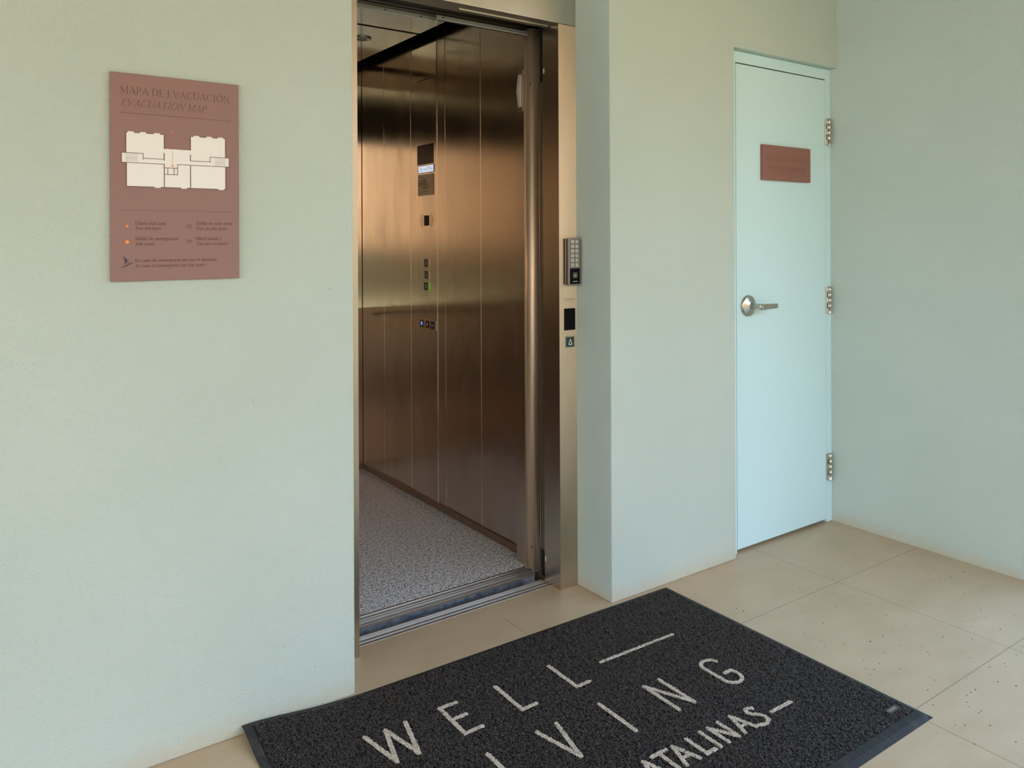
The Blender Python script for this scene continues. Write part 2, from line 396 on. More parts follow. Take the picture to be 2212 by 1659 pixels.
# floor with an opening for the lift
f = MB()
def slab(mb, x0, x1, y0, y1, z, th=0.12, mi=0): mb.box(x0, x1, y0, y1, z - th, z, mi)
slab(f, -5, 4.0, -3.8, 2.487, 0); slab(f, 2.03, 4.0, 2.487, 3.2, 0)
tag(f.build('floor', M_FL), 'beige porcelain tile floor with thin dark joints', 'floor', kind='structure')

w = MB()
w.box(-5, WX0, WY, 2.60, 0, TOP)                       # left of the lift
w.box(WX0, WX1, 2.445, 2.60, 2.42, TOP)                # above the lift door
w.prism(frame_y(0, 2.229, 0), [(WX1, 0), (DX0, 0), (DX0, 2.208), (RX + 0.2, 2.208), (RX + 0.2, TOP), (WX1, TOP)], 0.0, -0.37)   # pier and lintel
w.box(DX0, RX + 0.2, 2.33, 2.60, 0, 2.208)             # behind the door
tag(w.build('wall_front', M_PL, bevel=0.004), 'pale mint plaster wall with the lift and the service door', 'wall', kind='structure')
w = MB(); w.box(RX, 12, 1.22, 2.60, 0, TOP)
tag(w.build('wall_right', M_PL), 'mint green plaster wall on the right', 'wall', kind='structure')
w = MB(); w.prism(frame_z(0, 0, 0), [(-5.2, -3.6), (4.0, -0.9), (4.0, 2.6), (-5.2, 2.6)], TOP, TOP + 0.22)  # unseen ceiling, front edge skewed so the left wall gets less sky
w.box(-5.2, 4.4, 2.6, 5.2, TOP + 0.15, TOP + 0.37)
tag(w.build('ceiling', M_CEIL), 'painted porch ceiling over the lift lobby', 'ceiling', kind='structure')

# shaft round the car
w = MB()
w.box(0.45, 0.55, 2.60, 5.0, -0.5, TOP + 0.15); w.box(2.45, 2.55, 2.60, 5.0, -0.5, TOP + 0.15); w.box(0.45, 2.55, 5.0, 5.1, -0.5, TOP + 0.15)
w.box(0.45, 2.55, 2.50, 5.1, -0.6, -0.5); w.box(0.45, WX0, 2.56, 2.61, -0.5, 0); w.box(0.45, 2.55, 2.50, 2.52, -0.5, -0.12)
tag(w.build('wall_shaft', M_DARK), 'dark lift shaft walls behind the car', 'wall', kind='structure')

# outside: ground, added low hedge, opposite building
w = MB(); w.box(-40, 40, -40, -3.8, -0.35, -0.02); w.box(4.0, 40, -3.8, 1.22, -0.35, -0.02); tag(w.build('ground', M_GRND), 'dry lawn outside the porch', 'ground', kind='structure')
w = MB(); w.box(-26, 22, -14.3, -13.6, -0.12, 5.5)
w.box(-26, 22, -14.6, -13.4, 5.5, 5.75)
tag(w.build('wall_back', M_TAN), 'sunlit tan building across the courtyard', 'wall', kind='structure')
w = MB(); w.box(-24, 20, -9.3, -8.5, -0.12, 1.25)  # unseen hedge, placed to darken the lower band reflected in the car
tag(w.build('added_hedge', M_HEDGE), 'added low hedge out of view, darkens the car reflections', 'hedge', kind='structure')

# ------------------------------------------------------------------ service door
D = empty('door_1', (3.13, 2.27, 0)); tag(D, 'pale blue-green flush service door with lever handle', 'door', kind='structure')
fr = MB()
fr.prism(frame_y(0, 2.2655, 0), [(DX0, 0), (2.797, 0), (2.797, 2.1565), (3.4685, 2.1565), (3.4685, 0), (RX, 0), (RX, 2.207), (DX0, 2.207)], 0.0, -0.0645)
fr.build('door_frame', M_DOOR, D, bevel=0.0015)
lf = MB(); lf.box(2.8010, 3.4668, 2.2665, 2.310, 0.014, 2.1520); lf.build('door_leaf', M_DOOR, D, bevel=0.0012)
sl = MB(); sl.box(2.797, 3.4695, 2.318, 2.329, 0.0, 2.157); sl.build('gap_shade_backing', M_DARK, D)  # dark sheet behind the leaf, shade of the gap put in as colour
sl = MB(); sl.box(2.798, 3.4680, 2.2700, 2.2720, 2.1520, 2.1565); sl.build('gap_shade_strip', M_DARK, D)  # dark strip paints the shade in the gap above the leaf
for z0, z1 in ((1.834, 1.964), (1.016, 1.147), (0.203, 0.335)):
    h = MB(); h.box(3.4590, 3.4655, 2.2600, 2.2668, z0 + 0.004, z1 - 0.004)
    cx, cy = 3.4775, 2.2515; hh = (z1 - z0) / 5
    h.box(3.4635, cx, 2.2535, 2.2600, z0 + 0.004, z0 + hh); h.box(3.4635, cx, 2.2535, 2.2600, z0 + 2 * hh, z0 + 3 * hh); h.box(3.4635, cx, 2.2535, 2.2600, z1 - hh, z1 - 0.004)
    h.box(3.4700, 3.486, 2.2545, 2.2615, z0 + hh + .001, z0 + 2 * hh - .001); h.box(3.4700, 3.486, 2.2545, 2.2615, z0 + 3 * hh + .001, z0 + 4 * hh - .001)
    o = h.build('hinge', M_HINGE, D, bevel=0.0006)
    b = MB(); pr = [(0.0, z0 - 0.002), (0.0055, z0 - 0.001), (0.0078, z0)]
    for k in range(5):
        a = z0 + k * hh; pr += [(0.0078, a + 0.0008), (0.0078, a + hh - 0.0012), (0.0066, a + hh - 0.0010), (0.0066, a + hh)]
    pr += [(0.0078, z1), (0.0055, z1 + 0.002), (0.0, z1 + 0.0025)]
    b.lathe(frame_z(cx, cy, 0), pr, 24); b.build('hinge_barrel', M_HINGE, o)
# lever handle
F = frame_y(2.875, 2.2665, 1.083)
hd = MB(); hd.lathe(F, [(0.047, 0.0), (0.0475, 0.004), (0.046, 0.0095), (0.040, 0.0125), (0.024, 0.0185), (0.0165, 0.0215), (0.0150, 0.0225), (0.0, 0.0225)], 56)
rose = hd.build('handle_rose', M_NICK, D)
lv = MB(); lv.lathe(F, [(0.0125, 0.020), (0.0125, 0.062), (0.0135, 0.066), (0.0135, 0.074), (0.0120, 0.077), (0.0, 0.077)], 32)
lev = [(0.0, 0.0125), (0.03, 0.0125), (0.118, 0.0105), (0.118, -0.0105), (0.03, -0.0130), (0.0, -0.0130)]
Fl = (F[0] + Vector((0, 0, -0.002)), F[1], F[2], F[3])
lv.prism(Fl, lev, 0.062, 0.074)
lever = lv.build('lever', M_NICK, D, bevel=0.0015)
kh = MB(); kh.lathe(F, [(0.0072, 0.077), (0.0072, 0.0785), (0.0055, 0.0785), (0.0052, 0.0765), (0.0, 0.0765)], 24)
kh.rect(F, -0.0008, 0.0008, -0.004, 0.004, 0.0770, 1); kh.build('keyhole', [M_EDGE, M_ETCH], lever)
# latch plate in the gap
lp = MB(); lp.box(2.7975, 2.8010, 2.272, 2.290, 1.035, 1.13); lp.build('strike_plate', M_HINGE, D)

# terracotta door sign
F = frame_y(2.969, 2.252, 1.646)
sg = empty('door_sign', (3.147, 2.27, 1.646)); tag(sg, 'small terracotta room sign with sunk lettering on the pale blue door', 'sign')
b = MB(); b.prism(F, [(0, 0), (0.356, 0), (0.356, 0.160), (0, 0.160)], 0.0, -0.0175); b.build('panel', M_SIGN2, sg, bevel=0.0018)
b = MB(); serif(b, F, 'CUARTO ELÉCTRICO', 0.024, 0.090, 0.024, 0.305, d=0.0005, T=0.075); b.build('lettering', M_SINK2, sg); b = MB()
serif(b, F, 'ELECTRICAL ROOM', 0.028, 0.043, 0.025, 0.290, shear=0.25, d=0.0005, T=0.075); b.build('lettering', M_SINK2, sg)

# ------------------------------------------------------------------ evacuation sign
EX, EZ, EY = 0.3205, 1.2735, 2.2255
F = frame_y(0, EY, 0)
ev = empty('evacuation_sign', (0.481, WY, EZ)); tag(ev, 'tall dusty-rose evacuation map sign on the mint wall left of the lift', 'sign')
b = MB(); b.prism(F, [(EX, EZ), (0.6425, EZ), (0.6425, 1.8085), (EX, 1.8085)], 0.0, -0.0092); b.build('panel', M_SIGN, ev, bevel=0.0012)
b = MB(); serif(b, F, 'MAPA DE EVACUACIÓN', 0.3435, 1.7552, 0.0190, 0.2745, d=0.0004)
b.build('heading', M_SINK, ev); b = MB(); serif(b, F, 'EVACUATION MAP', 0.3448, 1.7240, 0.0182, 0.2150, shear=0.26, d=0.0004, T=0.075)
b.build('heading', M_SINK, ev)
for x0, x1, z0, z1 in ((0.3428, 0.6194, 1.7057, 1.7069), (0.3446, 0.6197, 1.4561, 1.4570)):
    b = MB(); b.rect(F, x0, x1, z0, z1, 0.0004); b.build('rule_line', M_SINK, ev)
# floor plan: cream rooms, dark walls
b = MB(); c = 0.0004
for r in ((0.357, 0.4485, 1.6030, 1.6570), (0.5150, 0.6060, 1.6040, 1.6575), (0.3470, 0.6150, 1.5790, 1.6045), (0.4480, 0.5155, 1.5790, 1.6193), (0.3575, 0.6060, 1.5180, 1.5800)):
    b.rect(F, *r, c)
for x in (0.3614, 0.3904, 0.4236, 0.5225, 0.5557, 0.5853): b.rect(F, x, x + 0.0148, 1.6570, 1.6592, c)
for x in (0.4247, 0.4905, 0.5859): b.rect(F, x, x + 0.0150, 1.5160, 1.5182, c)
pl_ = b.build('floor_map', M_CREAM, ev)
b = MB(); t = 0.0015; c = 0.0008
def V(x, z0, z1, t=t): b.rect(F, x - t / 2, x + t / 2, z0, z1, c)
def Hh(x0, x1, z, t=t): b.rect(F, x0, x1, z - t / 2, z + t / 2, c)
T2 = 0.0021
V(0.3568, 1.6035, 1.6578, T2); V(0.3580, 1.5172, 1.5785, T2); V(0.4488, 1.6190, 1.6585, T2); V(0.5145, 1.6190, 1.6585, T2); V(0.6058, 1.6045, 1.6590, T2); V(0.6062, 1.5172, 1.5800, T2)
V(0.4484, 1.5880, 1.6085, T2); V(0.5144, 1.5905, 1.6080, T2); V(0.4487, 1.5178, 1.5800, T2); V(0.5144, 1.5178, 1.5800, T2)
for a, e in ((0.3560, 0.3614), (0.3762, 0.3904), (0.4052, 0.4236), (0.4384, 0.4498), (0.5137, 0.5225), (0.5373, 0.5557), (0.5705, 0.5853), (0.6001, 0.6068)): Hh(a, e, 1.6570, T2)
for a, e in ((0.3571, 0.4247), (0.4397, 0.4905), (0.5055, 0.5859), (0.6009, 0.6072)): Hh(a, e, 1.5175, T2)
Hh(0.3462, 0.3985, 1.6040); V(0.3467, 1.5780, 1.6045); V(0.3977, 1.5882, 1.6045); Hh(0.3977, 0.4490, 1.5917); Hh(0.3462, 0.4490, 1.5788)
Hh(0.5645, 0.6160, 1.6043); V(0.6154, 1.5795, 1.6048); V(0.5651, 1.5886, 1.6045); Hh(0.5140, 0.5651, 1.5912); Hh(0.4815, 0.6160, 1.5796)
Hh(0.4487, 0.4820, 1.5694); V(0.4819, 1.5518, 1.5800); V(0.4572, 1.5520, 1.5694); V(0.4729, 1.5520, 1.5694); Hh(0.4487, 0.4820, 1.5522)
b.build('map_walls', M_SINK, pl_)
b = MB()
for x0 in (0.3573, 0.5787):
    b = MB()
    for k in range(12): b.rect(F, x0 + k * 0.00236 - 0.0002, x0 + k * 0.00236 + 0.0002, 1.5815, 1.6025, 0.0007)
    b.rect(F, x0, x0 + 0.026, 1.5905, 1.5910, 0.0007); b.build('map_stairs', M_TAUPE, pl_)
b = MB(); b.rect(F, 0.4689, 0.4695, 1.576, 1.665, 0.0009, 0); b.disc(F, (0.4692, 1.6658), 0.0017, 0.0009, 0); b.star(F, (0.4692, 1.5752), 0.0042, 0.0012, 0)
b.build('map_route', M_ORANGE, pl_)
b = MB(); b.star(F, (0.3593, 1.4152), 0.0052, 0.0004); b.build('legend_star', M_ORANGE, ev)
b = MB(); b.disc(F, (0.3593, 1.3747), 0.0047, 0.0004); b.build('legend_dot', M_ORANGE, ev)
b = MB(); c = 0.0004
for s_, x, z, cp, wd, sh in (('Usted está aquí', 0.3783, 1.4188, 0.0093, 0.0742, 0), ('You are here', 0.3794, 1.4060, 0.0088, 0.0609, 0.26),
        ('Salida de emergencia', 0.3785, 1.3788, 0.0092, 0.1037, 0), ('Exit route', 0.3792, 1.3653, 0.0088, 0.0457, 0.26),
        ('Salida en este nivel', 0.5288, 1.4202, 0.0090, 0.0934, 0), ('Exit on this level', 0.5296, 1.4064, 0.0087, 0.0791, 0.26),
        ('Nivel actual 1', 0.5290, 1.3788, 0.0093, 0.0640, 0), ('You are on level 1', 0.5299, 1.3655, 0.0088, 0.0854, 0.26),
        ('En caso de emergencia no use el elevador', 0.3786, 1.3226, 0.0090, 0.2042, 0), ('In case of emergency use the stairs', 0.3798, 1.3087, 0.0088, 0.1728, 0.26),
        ('O1', 0.5035, 1.4110, 0.0092, 0.0129, 0), ('O1', 0.5038, 1.3717, 0.0092, 0.0126, 0)):
    b = MB(); text(b, F, s_, x, z, cp, wd, sh, d=c, bold=0.0003); b.build('legend_text', M_SINK, ev)
b = MB(); x0, z0 = 0.3470, 1.3085
b.pline(F, [(x0, z0), (x0, z0 + 0.0020), (x0 + 0.0072, z0 + 0.0020), (x0 + 0.0072, z0 + 0.0052), (x0 + 0.0135, z0 + 0.0052), (x0 + 0.0135, z0 + 0.0084), (x0 + 0.0195, z0 + 0.0084), (x0 + 0.0195, z0 + 0.0116), (x0 + 0.0255, z0 + 0.0116)], 0.0017, 0.0004)
b.disc(F, (x0 + 0.0052, z0 + 0.0256), 0.0021, 0.0004)
b.pline(F, [(x0 + 0.0070, z0 + 0.0228), (x0 + 0.0098, z0 + 0.0160)], 0.0040, 0.0004)
b.pline(F, [(x0 + 0.0098, z0 + 0.0165), (x0 + 0.0122, z0 + 0.0128), (x0 + 0.0165, z0 + 0.0122)], 0.0020, 0.0004)
b.pline(F, [(x0 + 0.0090, z0 + 0.0165), (x0 + 0.0068, z0 + 0.0125), (x0 + 0.0075, z0 + 0.0080)], 0.0020, 0.0004)
b.pline(F, [(x0 + 0.0078, z0 + 0.0228), (x0 + 0.0125, z0 + 0.0205), (x0 + 0.0140, z0 + 0.0180)], 0.0014, 0.0004)
b.pline(F, [(x0 + 0.0066, z0 + 0.0218), (x0 + 0.0070, z0 + 0.0180), (x0 + 0.0046, z0 + 0.0155)], 0.0013, 0.0004)
b.build('stairs_pictogram', M_NAVY, ev)

# ------------------------------------------------------------------ lift door frame and landing sill
E_ = empty('elevator_door_frame', (1.5, FY, 0)); tag(E_, 'brushed steel surround of the open lift doorway in the mint wall', 'elevator door frame')
b = MB(); b.box(WX0, 1.088, FY, 2.56, 0.0, 2.2285); b.build('left_jamb', M_JAMB, E_, bevel=0.0012)
b = MB(); b.box(JX, WX1 + 0.002, FY, 2.532, 0.0, 2.2285); b.m[5] = 1; b.build('right_jamb', [M_JAMB, M_JIN], E_, bevel=0.0012)
b = MB(); b.box(WX0, WX1 + 0.002, FY, 2.520, 2.230, 2.418); b.build('header', M_JAMBH, E_, bevel=0.0012)
b = MB(); b.box(1.518, 1.934, 2.4862, 2.4880, 2.2275, 2.2298); b.build('header_lip', M_EDGE, E_)
for z in (0.094, 2.058):
    b = MB(); b.disc(frame_x(JX - 0.0006, 2.5245, 0), (0, z), 0.0045, 0.0, 0, 20, 0.011); b.build('screw_cap', M_WHITE, E_)
def grooved(name, x0, x1, y0, y1, parent, grooves, zt=0.0, lo=-0.010, bottom=-0.10):
    """extruded sill: profile across y with slots cut down to lo"""
    prof = [(y0, bottom), (y0, zt)]
    for a, e in grooves: prof += [(a, zt), (a, zt + lo), (e, zt + lo), (e, zt)]
    prof += [(y1, zt), (y1, bottom)]
    m = MB(); k = len(prof)
    vs = [(x0, a, z) for a, z in prof] + [(x1, a, z) for a, z in prof]
    fs = [tuple(reversed([i, (i + 1) % k, (i + 1) % k + k, i + k])) for i in range(k)]
    m.add(vs, fs); m.add([(x0, a, z) for a, z in prof], [tuple(range(k))]); m.add([(x1, a, z) for a, z in prof], [tuple(reversed(range(k)))])
    o = m.build(name, M_ALU, parent, bevel=0.0008)
    return o
grooved('landing_sill', 1.0885, JX - 0.001, 2.4875, 2.556, E_, [(2.4990, 2.5095), (2.5190, 2.5320), (2.5350, 2.5465)], zt=0.002, lo=-0.0045)
# sill runs on behind the jamb
b = MB(); b.box(JX - 0.001, 1.956, 2.533, 2.556, -0.10, 0.001); b.build('sill_end', M_ALU, E_, bevel=0.001)

# call panel on the right jamb
C_ = empty('call_panel', (1.99, FY, 0.903)); tag(C_, 'slim steel call panel with black display and up button on the right jamb', 'call panel')
F = frame_y(0, FY, 0)
b = MB(); b.prism(F, [(1.9465, 0.903), (2.0255, 0.903), (2.0255, 1.196), (1.9465, 1.196)], 0.0, 0.0022); b.build('face_plate', M_JAMB, C_, bevel=0.0006)
b = MB(); b.prism(F, [(1.9590, 1.0205), (2.0155, 1.0205), (2.0155, 1.1065), (1.9590, 1.1065)], 0.0022, 0.0034); b.build('display', M_BLACK, C_, bevel=0.0004)
b = MB(); b.prism(F, [(1.9640, 0.9515), (2.0110, 0.9515), (2.0110, 0.9960), (1.9640, 0.9960)], 0.0022, 0.0036, 0); b.prism(F, [(1.9690, 0.9560), (2.0065, 0.9560), (2.0065, 0.9915), (1.9690, 0.9915)], 0.0036, 0.0056, 1)
t0 = [(1.9880, 0.9850), (1.9795, 0.9635), (1.9965, 0.9635)]; b.pline(F, t0 + [t0[0]], 0.0036, 0.0060, 2)
b.build('up_button', [M_RIM, M_TEAL, M_WHITE], C_)
b = MB(); text(b, F, 'ELEVADORES', 1.9605, 1.1405, 0.0045, 0.0540, spacing=1.5, d=0.0026); b.rect(F, 1.9605, 2.0145, 1.1352, 1.1357, 0.0026); b.build('lettering', M_ETCH, C_)

# access keypad
K_ = empty('access_keypad', (1.985, FY, 1.199)); tag(K_, 'grey twelve-key access keypad with card reader mounted on the right jamb', 'keypad')
F = frame_y(0, 2.393, 0)
b = MB(); b.prism(F, [(1.958, 1.2015), (2.013, 1.2015), (2.013, 1.3825), (1.958, 1.3825)], -0.004, -0.0365); b.build('back_case', M_KPBRN, K_, bevel=0.001)
b = MB(); b.prism(F, [(1.9555, 1.1990), (2.0160, 1.1990), (2.0160, 1.3850), (1.9555, 1.3850)], 0.0, -0.010); b.build('front_case', M_KPGREY, K_, bevel=0.002, seg=3)
b = MB(); b.prism(F, [(1.956, 1.200), (2.0155, 1.200), (2.0155, 1.384), (1.956, 1.384)], -0.019, -0.023); b.build('trim_band', M_RIM, K_, bevel=0.001)
nm = ['1', '2', '3', '4', '5', '6', '7', '8', '9', '0', 'B', 'A']
for i, g in enumerate(nm):
    cx = 1.9755 + (i % 2) * 0.0212; cz = 1.3705 - (i // 2) * 0.01825
    b = MB(); b.prism(F, [(cx - 0.0068, cz - 0.0062), (cx + 0.0068, cz - 0.0062), (cx + 0.0068, cz + 0.0062), (cx - 0.0068, cz + 0.0062)], 0.0, 0.0018)
    kk = b.build('key', M_KEY, K_, bevel=0.001)
    b = MB(); text(b, F, g, cx - 0.0016, cz - 0.0028, 0.0056, 0.0012 if g == '1' else 0.0034, d=0.0020, bold=0.0002); b.build('numeral', M_ETCH, kk)
b = MB(); b.prism(F, [(1.9615, 1.2045), (2.0115, 1.2045), (2.0115, 1.2660), (1.9615, 1.2660)], 0.0, 0.0012); rd = b.build('card_reader', M_BLACK, K_, bevel=0.0008)
b = MB(); R_ = [(1.9790, 1.2300), (1.9950, 1.2300), (1.9968, 1.2320), (1.9968, 1.2445), (1.9940, 1.2475), (1.9800, 1.2475), (1.9775, 1.2450), (1.9775, 1.2320)]
b.pline(F, R_ + [R_[0]], 0.0011, 0.0015)
for k in range(4): b.rect(F, 1.9825, 1.9920, 1.2345 + k * 0.0022, 1.2357 + k * 0.0022, 0.0015)
b.rect(F, 1.9755, 1.9985, 1.2137, 1.2155, 0.0015)
b.build('reader_mark', M_WHITE, rd)

# ------------------------------------------------------------------ lift car
XW, CB, CF = 2.020, 4.450, 2.700
CAR = empty('elevator_car', (1.47, 3.58, 0)); tag(CAR, 'open brushed-steel elevator car with granite floor seen through the doorway', 'elevator')
b = MB(); b.box(1.035, XW + 0.01, CF + 0.002, CB, -0.04, 0.0); b.build('car_floor', M_GR, CAR)
zc = 2.44
seams = [CB - 0.003, 4.150, 3.822, 3.755, 3.532, 3.452, 3.124, 2.767]
for a, e in zip(seams, seams[1:]):
    hi, lo_ = a - 0.0012, e + 0.0012
    if (a, e) == (3.755, 3.532): continue
    b = MB(); b.box(XW, XW + 0.018, lo_, hi, 0.001, 2.56); b.build('side_panel', M_CAR, CAR, bevel=0.0009)
b = MB(); b.box(XW + 0.018, XW + 0.03, CF, CB, 0, 2.6); b.box(1.015, 1.034, CF, CB, 0, 2.6); b.box(0.90, XW + 0.03, CB + 0.02, CB + 0.03, 0, 2.6); b.box(0.90, XW + 0.03, CF, CB + 0.03, 2.6, 2.62); b.build('car_shell', M_DARK, CAR)
b = MB()
for e in (3.822, 3.755, 3.532, 3.124): b.box(XW - 0.0012, XW + 0.004, e - 0.0012, e + 0.0012, 0.03, 2.45)  # brighter steel strips stand in for light caught on the seam bevels
b.build('seam_highlight', M_EDGE, CAR)
b = MB(); b.box(1.035, 1.053, CF, CB, 0.001, 2.56); b.build('side_panel', M_CAR, CAR)
for z0, z1 in ((0.001, 0.975), (2.32, 2.56)):
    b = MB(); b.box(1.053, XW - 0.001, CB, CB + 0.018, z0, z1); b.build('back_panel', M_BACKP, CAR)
b = MB(); b.box(1.055, XW - 0.002, CB + 0.002, CB + 0.016, 0.975, 2.32); b.build('mirror', M_MIR, CAR)
# handrail along the back wall
b = MB(); b.lathe((Vector((1.10, CB - 0.048, 0.927)), Vector((0, 1, 0)), Vector((0, 0, 1)), Vector((1, 0, 0))), [(0.0, 0), (0.006, 0.002), (0.009, 0.006), (0.009, 0.82), (0.006, 0.835), (0.0, 0.84)], 20)
for x in (1.20, 1.72): b.box(x, x + 0.014, CB - 0.048, CB, 0.921, 0.933)
b.build('handrail', M_CAR, CAR)
b = MB(); b.box(XW - 0.008, XW, 2.768, CB, 0.0, 0.034); b.box(1.06, XW - .008, CB - 0.008, CB, 0.0, 0.034); b.box(1.053, 1.06, 2.77, CB, 0, .034); b.build('kick_strip', M_KICK, CAR, bevel=0.0015)
# ceiling: two suspended mirror-finish sheets with a slot between
b = MB(); b.box(1.12, 1.945, 2.80, 3.575, zc, zc + 0.02); b.build('ceiling_panel', M_CARC, CAR)
b = MB(); b.box(1.12, 1.945, 3.600, 4.375, zc, zc + 0.02); cp_ = b.build('ceiling_panel', M_CARC, CAR)
b = MB(); b.box(1.12, 1.945, 3.5985, 3.601, zc - 0.001, zc + 0.022); b.build('ceiling_slot_edge', M_EDGE, CAR)
b = MB(); Fz = (Vector((1.738, 3.822, zc)), Vector((1, 0, 0)), Vector((0, 1, 0)), Vector((0, 0, -1)))
b.lathe(Fz, [(0.030, 0.0), (0.032, 0.004), (0.047, 0.005), (0.048, 0.001), (0.048, 0.0)], 36, 0); b.disc((Fz[0], Fz[1], Fz[2], Fz[3]), (0, 0), 0.031, 0.001, 1, 30)
b.build('downlight', [M_NICK, M_LANT], CAR)
# front return beside the doorway
b = MB(); b.box(1.965, XW + 0.03, CF, 2.765, 0.0, 2.26); ret = b.build('front_return', M_CAR, CAR, bevel=0.001)
b = MB(); b.box(0.90, XW + 0.03, CF, 2.765, 2.262, 2.60); b.build('car_transom', M_DKM, CAR, bevel=0.001)  # steel darkened in colour for the unlit side above the doorway
F = frame_x(1.965, 2.738, 0)
b = MB(); b.prism(F, [(0, 1.925), (0.033, 1.925), (0.033, 2.100), (0, 2.100)], 0.0, 0.003, 0)
Fv = (Vector((1.962, 2.722, 1.9425)), Vector((-1, 0, 0)), Vector((0, 0, 1)), Vector((0, 1, 0)))
b.prism(Fv, [(0, 0), (0, 0.140), (0.004, 0.138), (0.013, 0.070), (0.004, 0.002)], -0.010, 0.010, 1); b.build('direction_lantern', [M_RIM, M_LANT], CAR, bevel=0.0006)
# car sill
grooved('car_sill', 1.0, 1.9560, 2.622, 2.6995, CAR, [(2.6310, 2.6345), (2.6395, 2.6490), (2.6560, 2.6650), (2.6730, 2.6880)], zt=0.0, lo=-0.0040, bottom=-0.012)
b = MB(); b.box(1.0, 1.954, 2.6225, 2.630, -0.16, -0.0005); b.build('sill_face', M_APR, CAR)
# control panel column in the side wall
Fp = frame_x(XW - 0.002, 3.755, 0)           # u runs towards the door
cpn = MB(); cpn.box(XW - 0.002, XW + 0.018, 3.5335, 3.7535, 0.001, 2.225); CP = cpn.build('control_panel', M_CAR, CAR, bevel=0.0008)
b = MB(); b.box(XW - 0.003, XW + 0.018, 3.5335, 3.790, 2.231, 2.56); b.box(XW - 0.0045, XW - 0.003, 3.5335, 3.785, 2.2275, 2.2320, 1); b.build('service_hatch', [M_CARC, M_EDGE], CAR)
Y = lambda y: 3.755 - y
def pan(name, y0, y1, z0, z1, d, m, inner=None, bevel=0.0006):
    b = MB(); b.prism(Fp, [(Y(y0), z0), (Y(y1), z0), (Y(y1), z1), (Y(y0), z1)], 0.0, d); return b.build(name, m, CP, bevel=bevel)
b = MB(); b.prism(Fp, [(Y(3.739), 1.781), (Y(3.567), 1.781), (Y(3.567), 1.884), (Y(3.739), 1.884)], 0.0, 0.0015, 0); b.rect(Fp, 0.083, 0.084, 1.783, 1.865, 0.0017, 1)
b.build('floor_display', [M_BLACK, M_ETCH], CP)
b = MB(); b.prism(Fp, [(Y(3.732), 1.735), (Y(3.560), 1.735), (Y(3.560), 1.776), (Y(3.732), 1.776)], 0.0, 0.0018, 0); b.rect(Fp, Y(3.727), Y(3.564), 1.738, 1.773, 0.0021, 1)
def pen(pts): b.pline(Fp, [(Y(3.722) + a * 0.148, 1.7405 + z * 0.030) for a, z in pts], 0.0019, 0.0024, 2)
pen([(0.03, 0.95), (0.12, 0.65), (0.03, 0.25), (0.10, 0.2)]); pen([(0.16, 0.75), (0.24, 0.75), (0.24, 0.1), (0.18, 0.05), (0.16, 0.4), (0.24, 0.45)])
pen([(0.32, 0.45), (0.37, 0.45)]); pen([(0.40, 0.6), (0.38, 0.3)]); pen([(0.42, 0.45), (0.46, 0.6), (0.43, 0.3), (0.48, 0.35)]); pen([(0.52, 0.65), (0.54, 0.4), (0.51, 0.2)])
pen([(0.62, 0.9), (0.58, 0.4), (0.62, 0.1), (0.67, 0.4), (0.64, 0.9), (0.60, 0.8)]); pen([(0.74, 0.15), (0.74, 0.9), (0.81, 0.75), (0.75, 0.5), (0.83, 0.2)])
pen([(0.90, 0.9), (0.85, 0.6), (0.92, 0.45), (0.86, 0.1)]); pen([(0.98, 0.95), (0.94, 0.4), (0.99, 0.15), (0.98, 0.5)])
b.build('handwritten_sticker', [M_BLKP, M_STICK, M_PEN], CP)
b = MB(); b.prism(Fp, [(Y(3.733), 1.617), (Y(3.562), 1.617), (Y(3.562), 1.728), (Y(3.733), 1.728)], 0.0, 0.0014, 0)
b.rect(Fp, Y(3.5655), Y(3.562), 1.620, 1.724, 0.0017, 1)
text(b, Fp, '630', Y(3.722), 1.668, 0.032, 0.078, d=0.0018, mi=1); text(b, Fp, 'kg', Y(3.636), 1.668, 0.011, 0.015, d=0.0018, mi=1)
b.rect(Fp, Y(3.722), Y(3.668), 1.7135, 1.7155, 0.0018, 1); b.rect(Fp, Y(3.684), Y(3.620), 1.6555, 1.6595, 0.0018, 1)
for k in range(3): b.rect(Fp, Y(3.722), Y(3.640 - 0.02 * k), 1.6410 - 0.004 * k, 1.6417 - 0.004 * k, 0.0018, 1)
b.pline(Fp, [(0.089, 1.727), (0.090, 1.715), (0.088, 1.70), (0.0905, 1.66), (0.096, 1.63), (0.099, 1.618)], 0.0012, 0.0019, 1)
b.build('capacity_plate', [M_PLATE, M_ETCH], CP)
b = MB(); b.rect(Fp, Y(3.668), Y(3.616), 1.458, 1.512, 0.0008)
for k in range(14):
    z = 1.4525 + k * 0.00485; l = 0.022 + 0.024 * (1 - abs(k - 6.5) / 6.5)
    b.rect(Fp, Y(3.678) - l, Y(3.678), z, z + 0.0014, 0.0006); b.rect(Fp, Y(3.606), Y(3.606) + l, z, z + 0.0014, 0.0006)
b.build('intercom_grille', M_ETCH, CP)
